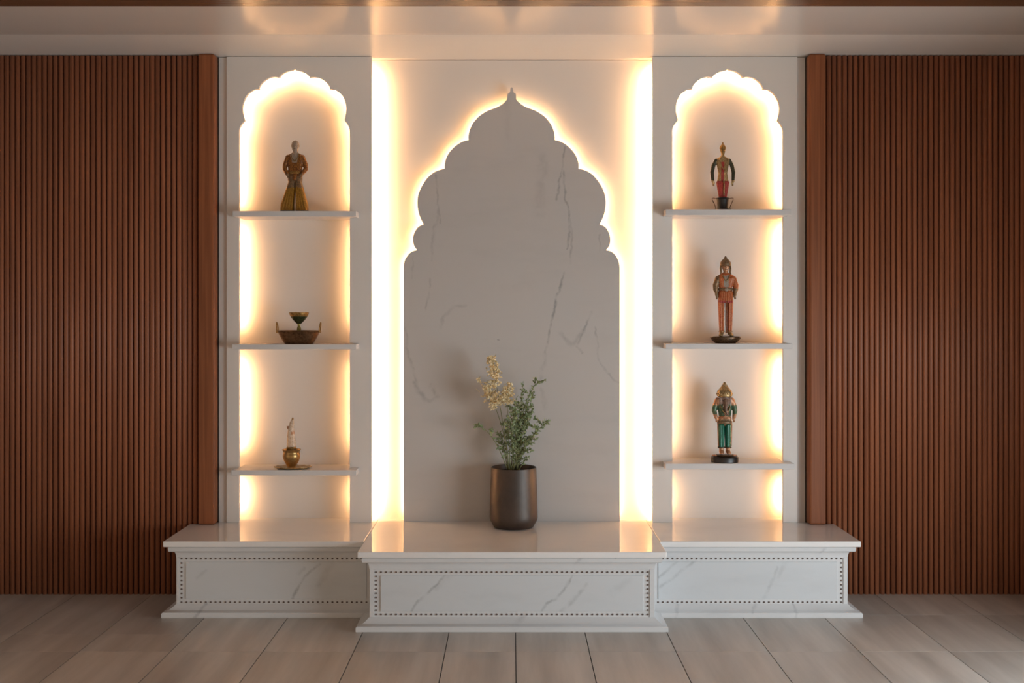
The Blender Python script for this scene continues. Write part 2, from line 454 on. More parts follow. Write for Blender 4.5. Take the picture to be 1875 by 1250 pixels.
def niche(side, cpx, label):
    cx = P(cpx, 0, DF)[0]
    root = empty('niche_unit', (cx, 0.09, ZT), label, 'wall niche', 'white arched wall niches')
    k = DF / F
    up = lambda py: H - (py - HZ) * k
    arch = [(cx + 101.5*k, ZT + 0.0003)] + [(cx + x*k, up(y)) for x, y in reversed(half)] + [(cx - x*k, up(y)) for x, y in half[1:]] + [(cx - 101.5*k, ZT + 0.0003)]
    xo, xi = side * 1.437 , side * 0.7075
    xr, xl = max(xo, xi) + XC*0, min(xo, xi)
    top = CEIL - 0.002
    outline = [(xl, ZT + 0.0003), (xl, top), (xr, top), (xr, ZT + 0.0003)] + arch
    prism_xz('face_panel', outline, YF, YF + 0.018, M_PAINT, root)
    xa, xb = sorted((xo, side * 0.762))
    box('back_board', xa, xb, YB, YB + 0.012, ZT + 0.0003, top, M_PAINT, root)
    xa, xb = sorted((side * 0.752, side * 0.7625)); box('inner_divider', xa, xb, YF + 0.018, YB + 0.012, ZT + 0.0003, top, M_PAINT, root)
    xa, xb = sorted((side * 1.4795, side * 1.4372)); box('side_filler', xa, xb, YF + 0.012, YB + 0.012, ZT + 0.0003, top, M_PAINT, root)
    # LED tape stuck to the back of the face panel, around the arch and down each bay
    ys = YB - 0.048
    zt = up(372)
    n = len(arch)
    tape = [(arch[1][0], zt)] + arch[1:n-1] + [(arch[n-2][0], zt)]
    ribbon('led_strip', tape, -0.014, -0.021, ys, M_LED_N, root)
    for s in (1, -1):
        for ya, yb in ((412, 596), (662, 822), (886, 938)):
            x = cx + s * 101.5 * k
            pts = [(x, up(ya)), (x, up((ya+yb)/2)), (x, up(yb))]
            ribbon('led_strip', pts, s*0.015, s*0.022, ys, M_LED_O if s == side else M_LED_I, root)
    return cx
NLX = niche(-1, 539.0, 'white niche with scalloped arch top beside the left fluted panel')
NRX = niche(1, 1332.5, 'white niche with scalloped arch top beside the right fluted panel')

# ------------------------------------------------------------------ centre recess and marble arch
YR = 0.112
rec = empty('backlit_recess', (0, YR, ZT), 'tall white backlit recess behind the marble arch slab', 'wall recess')
box('back_board', -0.7515, 0.7515, YR, 0.17, ZT + 0.0003, CEIL - 0.002, M_PAINT, rec)
for s in (-1, 1):
    x = s * 0.7075
    za, zb = P(0, 940, DF)[1], P(0, 128, DF)[1]
    pts = [(x, zb), (x, (za+zb)/2), (x, za)]
    ribbon('led_strip', pts, s*0.008, s*0.018, YR - 0.046, M_LED_C, rec)

DA = D + 0.060
ALOBES = [[(0, 159.5), (1.8, 161), (2.6, 164), (2.9, 168.4), (5.6, 170.4)], [(5.6, 170.4), (8, 172.8), (8, 181.3)],
          [(8, 181.3), (13.8, 187.7), (25.3, 195.5), (42.6, 202), (57, 210.7), (68.5, 222), (75.7, 235), (79, 246.7), (79, 256)],
          [(79, 256), (91.6, 259.7), (106, 269.8), (117.5, 284), (122.4, 298.6), (122.7, 308.6)],
          [(122.7, 308.6), (137.7, 313), (152, 323), (163.6, 339), (170.8, 356), (172.5, 373.5), (170, 390.7), (165, 403.7), (161.3, 410.3)],
          [(161.3, 410.3), (170.8, 415), (178, 425), (180.9, 438), (178.9, 449.8), (173.7, 457.6)],
          [(173.7, 457.6), (183.8, 461), (192.4, 470), (196.7, 480), (198, 490)]]
ah = []
for L in ALOBES:
    c = catmull(L, 4); ah += c if not ah else c[1:]
ka = DA / F; acx = P(936.8, 0, DA)[0]
upa = lambda py: H - (py - HZ) * ka
aout = [(acx + 198*ka, ZT + 0.0003)] + [(acx + x*ka, upa(y)) for x, y in reversed(ah)] + [(acx - x*ka, upa(y)) for x, y in ah[1:]] + [(acx - 198*ka, ZT + 0.0003)]
def V(d, w, s, *pts): return (w * 1.5, s * 0.85, [P(x, y, d) for x, y in pts])
av = [V(DA, .006, .42, (799,322),(801,359),(805,408)), V(DA, .007, .3, (803,380),(791,442),(790,476)), V(DA, .006, .42, (788,510),(785,535),(779,567)),
      V(DA, .010, .3, (851,560),(830,561),(814,577),(806,600)), V(DA, .008, .35, (742,601),(748,654),(760,687),(772,726)), V(DA, .012, .45, (760,700),(774,729),(786,735),(801,726),(789,706)),
      V(DA, .005, .25, (757,470),(755,510)), V(DA, .006, .6, (1034,270),(1025,322),(1020,365)), V(DA, .006, .7, (1031,310),(1035,365),(1044,396),(1041,437),(1038,455)),
      V(DA, .006, .45, (1046,400),(1046,482)), V(DA, .030, .22, (994,290),(988,390)), V(DA, .007, .75, (1033,500),(1019,548),(1010,586),(998,649)), V(DA, .012, .45, (998,649),(990,690)),
      V(DA, .007, .6, (1082,572),(1067,606),(1055,634),(1065,646)), V(DA, .012, .35, (1026,608),(1036,622),(1048,632),(1067,606)), V(DA, .006, .4, (1090,600),(1096,654),(1103,673),(1132,702)),
      V(DA, .005, .4, (1099,431),(1099,460)), V(DA, .003, .8, (911,621),(914,621.5)), V(DA, .014, .3, (993,716),(997,745)), V(DA, .02, .12, (930,190),(930,260)), V(DA, .012, .22, (1001,300),(994,340))]
M_ARCH = marble('veined_arch_marble', av, base=(0.575, 0.55, 0.53), vein=(0.20, 0.205, 0.21), rough=0.32, cloud=0.12, warp=0.022)
arch = empty('arch_slab', (acx, 0.069, ZT), 'grey veined marble slab cut to a pointed multi lobed arch', 'arch panel')
o = prism_xz('marble_slab', aout, 0.060, 0.078, M_ARCH, arch)
tape = [(x, max(z, ZT + 0.03)) for x, z in aout if z < upa(196) or abs(x - acx) > 0.05]
ribbon('led_strip', tape, 0.008, 0.016, 0.0805, M_LED_A, arch, 0.0022)
for (px, py) in ((860, 600), (1012, 600), (936, 320)):
    x, z = P(px, py, DA)
    box('standoff', x - 0.02, x + 0.02, 0.078, YR, z - 0.02, z + 0.02, M_PAINT, arch)

# ------------------------------------------------------------------ shelves
M_SHELF = marble('shelf_marble', [], base=(0.72, 0.70, 0.69), rough=0.25, cloud=0.5)
YS = -0.060
DS = D + YS
def shelf(side, x0p, x1p, ytop, ybot, cx, label):
    za, zb = P(0, ybot, DS)[1], P(0, ytop, DS)[1]
    x0, x1 = P(x0p, 0, DS)[0], P(x1p, 0, DS)[0]
    w = 101.5 * DF / F - 0.0015
    e = YF - 0.0008
    out = [(x0, YS), (x1, YS), (x1, e), (cx + w, e), (cx + w, YB - 0.0008), (cx - w, YB - 0.0008), (cx - w, e), (x0, e)]
    o = prism_xy('marble_shelf', out, za, zb, M_SHELF)
    o.location = (0, 0, 0)
    tag(o, label, 'shelf', 'white marble shelves in the niches')
    bevel(o, 0.0025, 2)
    return zb
Z1 = shelf(-1, 425.5, 652.5, 386, 396.5, NLX, 'topmost white shelf of the left niche, under the gold robed figurine')
Z2 = shelf(-1, 424.5, 653, 630, 639.5, NLX, 'middle white shelf of the left niche, under the brass bowl')
Z3 = shelf(-1, 423, 653, 860.5, 870.5, NLX, 'lowest white shelf of the left niche, under the gold urn')
Z4 = shelf(1, 1219, 1449.5, 383, 394, NRX, 'topmost white shelf of the right niche, under the red skirted figurine')
Z5 = shelf(1, 1219, 1451, 628.8, 638.8, NRX, 'middle white shelf of the right niche, under the orange figurine')
Z6 = shelf(1, 1218.5, 1455, 848.5, 859.5, NRX, 'lowest white shelf of the right niche, under the green trousered figurine')

# ------------------------------------------------------------------ marble platforms
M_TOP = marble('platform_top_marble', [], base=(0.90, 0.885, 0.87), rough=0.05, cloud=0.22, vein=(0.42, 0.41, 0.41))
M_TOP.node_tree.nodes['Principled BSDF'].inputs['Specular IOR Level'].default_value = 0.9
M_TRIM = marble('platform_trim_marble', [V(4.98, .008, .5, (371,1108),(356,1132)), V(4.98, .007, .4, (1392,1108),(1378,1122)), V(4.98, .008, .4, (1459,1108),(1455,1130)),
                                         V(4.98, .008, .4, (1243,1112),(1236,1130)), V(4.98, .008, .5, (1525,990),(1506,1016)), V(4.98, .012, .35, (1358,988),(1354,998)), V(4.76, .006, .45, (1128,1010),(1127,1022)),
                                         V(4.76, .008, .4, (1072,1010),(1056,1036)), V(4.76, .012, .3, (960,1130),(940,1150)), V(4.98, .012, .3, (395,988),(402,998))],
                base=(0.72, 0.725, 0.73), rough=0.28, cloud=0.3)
M_STUD = plain('dark_stud', (0.14, 0.10, 0.085), 0.5, noise=0.2, nscale=300)
def stack(name, x0, x1, yf, yb, prof, ox0, ox1, mat, parent, bev=0.0):
    """loft of rectangles; prof = [(offset, z)] pushes the front and the free sides outwards"""
    bm = bmesh.new(); rings = []
    for o, z in prof:
        rings.append([bm.verts.new(p) for p in ((x0 - o*ox0, yf - o, z), (x1 + o*ox1, yf - o, z), (x1 + o*ox1, yb, z), (x0 - o*ox0, yb, z))])
    for A, B in zip(rings, rings[1:]):
        for i in range(4):
            j = (i+1) % 4; bm.faces.new([A[i], A[j], B[j], B[i]])
    bm.faces.new(rings[0]); bm.faces.new(rings[-1])
    o = build(name, bm, mat, parent)
    smooth_by(o, 28)
    if bev: bevel(o, bev, 2)
    return o

def arcs(o0, z0, o1, z1, kind, n=7):
    """quarter profile between two points; kind 'cove' or 'ovolo'"""
    out = []
    for k in range(n + 1):
        t = k / n * math.pi / 2
        if kind == 'cove': out.append((o0 + (o1-o0) * (1 - math.cos(t)), z0 + (z1-z0) * math.sin(t)))
        else: out.append((o0 + (o1-o0) * math.sin(t), z0 + (z1-z0) * (1 - math.cos(t))))
    return out

OV = 0.047                                      # overhang of slab and plinth over the body
def platform(name, x0, x1, yslab, ox0, ox1, veins, label, slab_out, dv, stud_x):
    """x0,x1 body extent; yslab front of the slab; ox = 1 on a free side"""
    yb = -0.002; ym = yb if name != 'c' else ysd - 0.009   # the centre mouldings stop at the side platforms
    yf = yslab + OV
    root = empty('marble_platform', ((x0+x1)/2, (yf+yb)/2, 0), label, 'platform', 'white marble platforms')
    st = 0.027
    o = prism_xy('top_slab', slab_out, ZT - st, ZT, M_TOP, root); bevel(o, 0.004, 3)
    zc = ZT - st
    prof = arcs(0.0, zc - 0.056, 0.012, zc - 0.027, 'cove') + [(0.014, zc - 0.027), (0.024, zc - 0.026), (0.028, zc - 0.023), (0.030, zc - 0.006), (0.027, zc - 0.0045), (0.027, zc - 0.0002)]
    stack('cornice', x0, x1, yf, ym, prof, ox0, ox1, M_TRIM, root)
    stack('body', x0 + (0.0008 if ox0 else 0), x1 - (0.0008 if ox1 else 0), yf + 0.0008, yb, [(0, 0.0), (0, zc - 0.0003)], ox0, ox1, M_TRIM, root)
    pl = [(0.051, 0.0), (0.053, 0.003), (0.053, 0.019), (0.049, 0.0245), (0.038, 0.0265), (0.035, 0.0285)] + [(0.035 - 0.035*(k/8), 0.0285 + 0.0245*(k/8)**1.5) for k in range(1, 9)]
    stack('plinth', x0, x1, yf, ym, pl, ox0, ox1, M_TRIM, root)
    # framed front panel and its row of small dark studs
    xa, xb, za, zb = stud_x
    ins = 0.020
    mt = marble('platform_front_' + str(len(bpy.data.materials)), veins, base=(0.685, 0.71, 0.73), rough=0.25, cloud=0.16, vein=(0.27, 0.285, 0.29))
    bm = bmesh.new()
    xl, xr = xa + (ins if ox0 else 0), xb - (ins if ox1 else 0)
    add_box(bm, xl, xr, yf - 0.004, yf + 0.004, za + 0.014, zb - 0.014)
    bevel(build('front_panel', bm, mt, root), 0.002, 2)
    bm = bmesh.new()
    def stud(x, z):
        c = [bm.verts.new((x + 0.0052*math.cos(2*math.pi*k/6 + .5), yf - 0.0006, z + 0.0045*math.sin(2*math.pi*k/6 + .5))) for k in range(6)]
        t = [bm.verts.new((x + 0.0034*math.cos(2*math.pi*k/6 + .5), yf - 0.0035, z + 0.0030*math.sin(2*math.pi*k/6 + .5))) for k in range(6)]
        for k in range(6): bm.faces.new([c[k], c[(k+1) % 6], t[(k+1) % 6], t[k]])
        bm.faces.new(t); bm.faces.new(c)
    n = round((xb - xa) / 0.0226)
    for k in range(n + 1):
        x = xa + (xb - xa) * k / n; stud(x, za); stud(x, zb)
    m = round((zb - za) / 0.0195)
    for k in range(1, m):
        z = za + (zb - za) * k / m
        if ox0: stud(xa, z)
        if ox1: stud(xb, z)
    tag(build('stud_trim', bm, M_STUD, root), 'row of small dark studs framing the panel', kind='stuff')
    bm = bmesh.new(); t = 0.009                 # raised fillet between studs and body edge
    xe0, xe1 = (x0 + 0.003 if ox0 else x0), (x1 - 0.003 if ox1 else x1)
    if ox0: add_box(bm, xe0, xa - t, yf - 0.003, yf + 0.002, 0.0540, zc - 0.058)
    if ox1: add_box(bm, xb + t, xe1, yf - 0.003, yf + 0.002, 0.0540, zc - 0.058)
    add_box(bm, xa - t + (0.0005 if ox0 else 0), xb + t - (0.0005 if ox1 else 0), yf - 0.003, yf + 0.002, zb + t, zc - 0.058)
    build('panel_frame', bm, M_TRIM, root)
    return root

ysd = -(D - 4.982)                              # front of side slabs
ycn = -(D - 4.760)                              # front of centre slab
CW = 0.683; SO = 1.612; BK = 0.172
cveins = [V(4.82, .007, .6, (822,1047),(799,1070),(777,1089),(760,1106),(752,1121)), V(4.82, .007, .55, (1047,1052),(1030,1080),(1017,1096),(1001,1102),(990,1121)),
          V(4.82, .010, .35, (1073,1070),(1047,1096),(1027,1119)), V(4.82, .014, .18, (830,1047),(800,1075)), V(4.82, .02, .15, (1150,1060),(1120,1085))]
lveins = [V(5.04, .007, .65, (585,1030),(554,1058),(544,1081),(534,1101)), V(5.04, .018, .25, (608,1030),(585,1068)), V(5.04, .008, .3, (378,1045),(362,1056)), V(5.04, .01, .3, (556,1040),(548,1048))]
rveins = [V(5.04, .008, .45, (1270,1026),(1239,1050),(1208,1073)), V(5.04, .008, .4, (1239,1026),(1204,1058)), V(5.04, .009, .5, (1421,1038),(1413,1061),(1398,1094)), V(5.04, .012, .2, (1440,1026),(1424,1050))]
def brect(xa, xb, ya, yb, d): return (P(xa, 0, d)[0], P(xb, 0, d)[0], P(0, yb, d)[1], P(0, ya, d)[1])
platform('c', -CW + OV, CW - OV, ycn, 1, 1, cveins, 'central white marble platform with bead edged front, stepping forward',
         [(-CW, ycn), (CW, ycn), (CW, BK), (-CW, BK)], 4.82, brect(688.5, 1186, 1047, 1124.5, 4.807))
platform('l', -SO + OV, -CW + OV - 0.001, ysd, 1, 0, lveins, 'left white marble platform below the brass bowl niche',
         [(-SO, ysd), (-CW - 0.0006, ysd), (-CW - 0.0006, BK), (-1.480, BK), (-1.480, 0.0398), (-1.5655, 0.0398), (-1.5655, -0.002), (-SO, -0.002)], 5.04, brect(332.5, 671, 1022.5, 1102, 5.029))
platform('r', CW - OV + 0.001, SO - OV, ysd, 0, 1, rveins, 'right white marble platform below the three idol niche',
         [(CW + 0.0006, ysd), (SO, ysd), (SO, -0.002), (1.5655, -0.002), (1.5655, 0.0398), (1.480, 0.0398), (1.480, BK), (CW + 0.0006, BK)], 5.04, brect(1205, 1540.5, 1022.5, 1102, 5.029))

# ------------------------------------------------------------------ sculpted figures
ICO = None
def sphere_pts():
    global ICO
    if ICO is None:
        bm = bmesh.new(); bmesh.ops.create_icosphere(bm, subdivisions=2, radius=1.0)
        ICO = [v.co.copy() for v in bm.verts]; bm.free()
    return ICO

def hull(bm, balls):
    """convex hull of balls [(x,y,z,r) or (x,y,z,rx,ry,rz)]"""
    tmp = bmesh.new()
    for b in balls:
        rx, ry, rz = (b[3],)*3 if len(b) == 4 else b[3:6]
        for p in sphere_pts(): tmp.verts.new((b[0] + p.x*rx, b[1] + p.y*ry, b[2] + p.z*rz))
    r = bmesh.ops.convex_hull(tmp, input=tmp.verts)
    bmesh.ops.delete(tmp, geom=list({g for g in r['geom_interior'] + r['geom_unused'] if isinstance(g, bmesh.types.BMVert)}), context='VERTS')
    bmesh.ops.recalc_face_normals(tmp, faces=tmp.faces)
    mp = {v: bm.verts.new(v.co) for v in tmp.verts}
    for f in tmp.faces: bm.faces.new([mp[v] for v in f.verts])
    tmp.free()

class Fig:
    def __init__(self, px, zbase, y, label, cat='figurine', name='figurine', k=None, group=None):
        self.k = k or (D + y) / F
        self.o = Vector((P(px, 0, D + y)[0], y, zbase))
        self.root = empty(name, self.o, label, cat, group)
    def sculpt(self, name, hulls, mats, rule=None, voxel=0.9, smooth=3, parent=None):
        bm = bmesh.new()
        for h in hulls: hull(bm, h)
        me = bpy.data.meshes.new(name); bm.to_mesh(me); bm.free()
        t = bpy.data.objects.new('tmp', me); COL.objects.link(t)
        m = t.modifiers.new('r', 'REMESH'); m.mode = 'VOXEL'; m.voxel_size = voxel
        s = t.modifiers.new('s', 'SMOOTH'); s.iterations = smooth; s.factor = 0.5
        dg = bpy.context.evaluated_depsgraph_get(); dg.update()
        me2 = bpy.data.meshes.new_from_object(t.evaluated_get(dg)); me2.name = name
        bpy.data.objects.remove(t); bpy.data.meshes.remove(me)
        me2.materials.clear()
        mats = mats if isinstance(mats, (list, tuple)) else [mats]
        for mm in mats: me2.materials.append(mm)
        for p in me2.polygons:
            p.use_smooth = True
            if rule:
                q = p.center; nn = mnoise.noise_vector(q * 0.22) * 1.6
                p.material_index = rule(Vector((q.x + nn.x * 0.5, q.y, q.z + nn.z)))
        for v in me2.vertices: v.co *= self.k
        ob = bpy.data.objects.new(name, me2); COL.objects.link(ob); ob.parent = parent or self.root
        return ob
    def W(self, x, y, z): return self.o + Vector((x, y, z)) * self.k
    def lathe(self, name, prof, mat, x=0, y=0, seg=28, sx=1, sy=1, ang=40, parent=None):
        c = self.W(x, y, 0)
        return lathe(name, [(r*self.k, c.z + z*self.k) for r, z in prof], c.x, c.y, mat, parent or self.root, seg, sx, sy, ang)
    def tube(self, name, pts, r, mat, seg=8, parent=None):
        rr = [q*self.k for q in r] if isinstance(r, (list, tuple)) else r*self.k
        return tube(name, [self.W(*p) for p in pts], rr, mat, parent or self.root, seg)

def mir(h): return [(-b[0],) + tuple(b[1:]) for b in h]

GOLD = two_tone('aged_gold', (0.20, 0.10, 0.02), (0.42, 0.26, 0.09), 120, 0.38, 0.7)
BRASS = two_tone('brass', (0.34, 0.20, 0.07), (0.46, 0.30, 0.12), 60, 0.33, 0.85, bump=0.05)
BRONZE = two_tone('dark_bronze', (0.035, 0.024, 0.014), (0.16, 0.085, 0.04), 90, 0.36, 0.6)
BLACK = plain('black_base', (0.018, 0.016, 0.015), 0.35, noise=0.3, nscale=60)
SKIN = two_tone('figurine_face', (0.36, 0.20, 0.10), (0.55, 0.34, 0.18), 90, 0.45)
GREYCL = two_tone('grey_cloth_paint', (0.24, 0.18, 0.13), (0.40, 0.32, 0.25), 120, 0.5)
JACKET = two_tone('brown_jacket_paint', (0.10, 0.028, 0.006), (0.34, 0.13, 0.02), 110, 0.35, 0.2, 0.12)
MUST = two_tone('mustard_paint', (0.20, 0.085, 0.008), (0.40, 0.21, 0.025), 70, 0.35, 0.25, 0.2)
ORANGE = two_tone('orange_paint', (0.36, 0.060, 0.012), (0.50, 0.17, 0.055), 120, 0.4, 0.1, 0.1)
OLIVE = two_tone('olive_bronze', (0.11, 0.075, 0.04), (0.30, 0.17, 0.08), 100, 0.4, 0.3)
RED = two_tone('red_paint', (0.28, 0.015, 0.015), (0.45, 0.06, 0.04), 120, 0.35)
GREEN = two_tone('green_enamel', (0.0, 0.085, 0.045), (0.008, 0.17, 0.10), 100, 0.3, 0.1)
TEAL = two_tone('dark_teal_paint', (0.03, 0.035, 0.02), (0.09, 0.075, 0.04), 90, 0.4, 0.3)
COPPER = two_tone('copper_paint', (0.40, 0.16, 0.08), (0.60, 0.33, 0.18), 110, 0.4, 0.4)
IVORY = two_tone('ivory_glaze', (0.55, 0.36, 0.22), (0.80, 0.66, 0.52), 90, 0.2, 0.0, 0.2)
PALEGOLD = two_tone('pale_gold', (0.30, 0.18, 0.07), (0.56, 0.40, 0.20), 140, 0.35, 0.65)
EYE = plain('eye_dark', (0.02, 0.015, 0.01), 0.3, noise=0.1)

YFIG = 0.000
def face(f, z, y, s=1.0, x=0.0, mat=SKIN, parent=None):
    f.sculpt('nose', [[(x, y - 0.6*s, z - 0.5*s, 0.9*s), (x, y, z + 2.0*s, 0.5*s)]], mat, voxel=0.35, smooth=1, parent=parent)
    for q in (-1, 1):
        f.sculpt('eye', [[(x + q*2.6*s, y + 0.5*s, z + 2.0*s, 1.1*s, 0.7*s, 0.6*s)]], EYE, voxel=0.3, smooth=1, parent=parent)
    f.sculpt('mouth', [[(x - 1.5*s, y + 0.4*s, z - 3.2*s, 0.6*s), (x + 1.5*s, y + 0.4*s, z - 3.2*s, 0.6*s)]], EYE, voxel=0.3, smooth=1, parent=parent)

def hand(x, y, z, s=1, q=1):
    """palm, four fingers and a thumb, pointing down; q = +1 for the side of +x"""
    hs = [[(x, y, z, 2.2*s, 1.4*s, 2.6*s), (x, y, z - 2.5*s, 2.0*s, 1.3*s, 1.5*s)]]
    for i, (dx, L) in enumerate(((-1.5, 4.2), (-0.5, 5.0), (0.5, 4.8), (1.5, 3.8))):
        hs.append([(x + dx*s, y, z - 3*s, 0.62*s), (x + dx*s*1.1, y - 0.8*s, z - (2.6 + L*0.6)*s, 0.55*s)])
        hs.append([(x + dx*s*1.1, y - 0.8*s, z - (2.6 + L*0.6)*s, 0.55*s), (x + dx*s, y - 2.0*s, z - (2.4 + L)*s, 0.48*s)])
    hs.append([(x - q*1.8*s, y - 0.4*s, z + 0.2*s, 0.7*s), (x - q*3.2*s, y - 1.4*s, z - 2.6*s, 0.55*s)])
    return hs

# --- gold robed figurine, left niche, top shelf
f = Fig(540.5, Z1, YFIG, 'gold robed figurine with bald head and flared mustard trousers')
arm = [[(13, 0, 100, 5.2), (18.5, 1, 87, 4.6)], [(18.5, 1, 87, 4.6), (19.5, 0, 78, 4.0)], [(19, 0, 78, 4.3), (13.5, -7, 68, 3.2)]]
hulls = [[(0.5, 0, 122, 7.6, 8, 9.5), (0.5, -1.5, 116, 6.0, 6, 6.5)], [(0, 0, 100, 5.5), (0.5, 0, 112, 4.6)],
         [(0, 0, 106, 5), (-12, 0, 100, 4.5), (12, 0, 100, 4.5)],
         [(-10.5, 0, 100, 5.5, 5.5, 5.5), (10.5, 0, 100, 5.5, 5.5, 5.5), (-7, 0, 74, 5, 6, 6), (7, 0, 74, 5, 6, 6)],
         [(-7.5, 0, 74, 6, 6, 6), (7.5, 0, 74, 6, 6, 6), (-8, 0, 58, 5.5), (8, 0, 58, 5.5)],
         [(6.6, 0, 121, 1.6, 2, 3.2)], [(-5.8, 0, 121, 1.6, 2, 3.2)]] + arm + [mir(a) for a in arm] + hand(11.5, -8, 68, 0.9, 1) + hand(-11.5, -8, 68, 0.9, -1)
def r1(c):
    if c.z > 109: return 1
    if c.y < -2 and abs(c.x) < 8 and 90 < c.z <= 109 and abs(c.x) < 3.5 + (c.z - 88) * 0.32: return 2
    if c.z < 66 or (abs(c.x) > 8 and c.z < 69): return 3
    return 0
f.sculpt('body', hulls, [JACKET, GREYCL, GREYCL, OLIVE], r1, 0.75, 2)
face(f, 118, -7.3, 0.9, 0.5, GREYCL)
for q in (-1, 1):
    a, b = (0.8, 24.5) if q > 0 else (-27.0, -1.2)
    f.sculpt('trouser_leg', [[(q*5.5, 0, 57, 6.5, 6.5, 4), (q*5, 0, 40, 6.0, 7, 5)] , [(q*5.5, 0, 57, 6.5, 6.5, 4), (a + 4, 0, 12, 3.5, 8.5, 6), (b - 4, 0, 12, 3.5, 8.5, 6)],
             [(a + 4, 0, 12, 3.5, 8.5, 6), (b - 4, 0, 12, 3.5, 8.5, 6), (a + 3.4, 0, 2.2, 3.4, 9.5, 2.2), (b - 3.4, 0, 2.2, 3.4, 9.5, 2.2)]] + [[(q*5.5 + (t - 0.5)*6, -5.5, 52, 1.0), (a + 3 + (b - a - 6)*t, -8.6, 3, 1.7)] for t in (0.05, 0.35, 0.65, 0.95)], [MUST, OLIVE], lambda c: 1 if c.z > 44 or c.z < 2.8 else 0, 0.8, 2)
f.sculpt('belt_buckle', [[(0.5, -6.5, 66, 4.5, 2, 6), (0.5, -6.8, 60, 3.5, 2, 4)]], JACKET, None, 0.6, 2)
f.lathe('belt', [(13.2, 69), (14.0, 70), (14.0, 73), (13.2, 74)], GOLD, 0, 0, 28, 1, 0.56)
f.tube('necklace', [(-7, -4.8, 106), (-5, -6.0, 98), (0.5, -6.8, 92), (6, -6.0, 98), (8, -4.8, 106)], 0.8, GOLD)

# --- red skirted figurine in a small black urn, right niche, top shelf
f = Fig(1323.4, Z4, YFIG, 'slim figurine with red skirt and dark sleeves standing in a black urn')
arm = [[(12.2, 0, 92, 3.2), (17, 1, 82, 3.8)], [(17, 1, 82, 3.8), (19.6, 0.5, 70, 3.6)], [(19.6, 0.5, 70, 3.6), (18.4, -1.5, 53, 2.9)]]
hulls = [[(0, 0, 112, 5.2, 5.6, 6.2), (0, -1, 107, 4, 4.2, 5)], [(0, 0, 96, 3.4), (0, 0, 105, 3.0)],
         [(0, 0, 97.5, 3.5), (-10, 0, 91.5, 3.6), (10, 0, 91.5, 3.6)], [(-8, 0, 91, 4.4, 5, 4), (8, 0, 91, 4.4, 5, 4), (-4, 0, 68, 4.2, 5.2, 5), (4, 0, 68, 4.2, 5.2, 5)], [(-4, 0, 68, 4.2, 5.2, 5), (4, 0, 68, 4.2, 5.2, 5), (-6.5, 0, 52, 4.2), (6.5, 0, 52, 4.2)],
         [(-7.5, -4, 92, 1.5), (-2.5, -6, 70, 1.3)], [(7.5, -4, 92, 1.5), (2.5, -6, 70, 1.3)]]
hulls += arm + [mir(a) for a in arm] + hand(17.5, -2, 51, 0.95, 1) + hand(-17.5, -2, 51, 0.95, -1)
def r4(c):
    if c.z > 101: return 1
    if abs(c.x) > 11.5: return 2 if c.z > 55 else 3
    if c.y < -1 and abs(c.x - 0.5) < 4.5 and c.z < 88: return 4 if c.x < 1.2 else 3
    return 3
f.sculpt('body', hulls, [OLIVE, GOLD, TEAL, PALEGOLD, RED], r4, 0.75, 2)
face(f, 109, -5.4, 0.75, 0, GOLD)
f.lathe('crown', [(5.6, 112.5), (6.0, 114), (5.4, 116), (4.2, 118.5), (2.6, 120.5), (1.2, 121.4), (1.6, 123), (0.9, 124.6), (0, 125.2)], GOLD, 0, 0, 20)
f.sculpt('skirt', [[(-7, 0, 51, 5, 6, 4), (7, 0, 51, 5, 6, 4), (-3.5, 0, 24, 4, 5, 3), (3.5, 0, 24, 4, 5, 3)]] + [[(t*11, -5.8 + 1.5*abs(t), 51, 1.1), (t*6.5, -4.9 + abs(t), 24, 0.9)] for t in (-0.9, -0.5, -0.12, 0.5, 0.9)], RED, None, 0.7, 1)
f.tube('sash', [(0.5, -7.2, 54), (1.2, -7.4, 46), (0.8, -6.4, 36), (1.2, -5.6, 27)], [1.3, 1.4, 1.5, 1.6], PALEGOLD)
f.tube('garland', [(-6.5, -3.6, 95), (-4.6, -5.6, 84), (0.2, -6.8, 74), (5, -5.6, 84), (6.8, -3.6, 95)], 1.0, PALEGOLD)
u = f.lathe('urn', [(0, 0), (15, 0), (16.5, 1), (15.5, 2.4), (10.5, 3.2), (9.6, 6), (10.2, 14), (10.8, 20), (12.6, 21.6), (12.6, 22.6), (11.2, 22.9), (9.4, 22.4), (9.0, 18), (0, 18)], BLACK)
for q in (-1, 1):
    f.tube('urn_handle', [(q*11.5, 0, 21.8), (q*17, 0, 22.6), (q*19.6, 0, 22.0), (q*19, 0, 19), (q*16, 0, 13), (q*13.5, 0, 7), (q*13, 0, 2)], 0.7, BRONZE, 6, u)

# --- orange figurine, right niche, middle shelf
f = Fig(1328.6, Z5, YFIG, 'orange painted standing figurine with pointed gold crown on a dark oval base')
arm = [[(14.5, 0, 118, 5.4), (18.2, 0, 107, 5.2)], [(18.5, 0, 107, 5.2, 5, 5), (18.3, -0.5, 98, 4.8)], [(17.5, -0.5, 100, 3.8), (16.8, -2, 88, 2.9)]]
hulls = [[(0, 0, 141, 7.2, 8, 8), (0, -1.6, 135, 5.2, 5.5, 6)], [(0, 0, 124, 4.6), (0, 0, 132, 4.2)],
         [(0, 0, 126, 5.5), (-13, 0, 119, 5.2), (13, 0, 119, 5.2)], [(-10.5, 0, 119, 6, 6.5, 5.5), (10.5, 0, 119, 6, 6.5, 5.5), (-6.5, 0, 100, 5, 6, 4), (6.5, 0, 100, 5, 6, 4)],
         [(-4.5, -3, 114, 4.5, 4, 4)], [(4.5, -3, 114, 4.5, 4, 4)],
         [(-7, 0, 100, 5, 6, 4), (7, 0, 100, 5, 6, 4), (-8.5, 0, 80, 5, 7, 4), (8.5, 0, 80, 5, 7, 4)]]
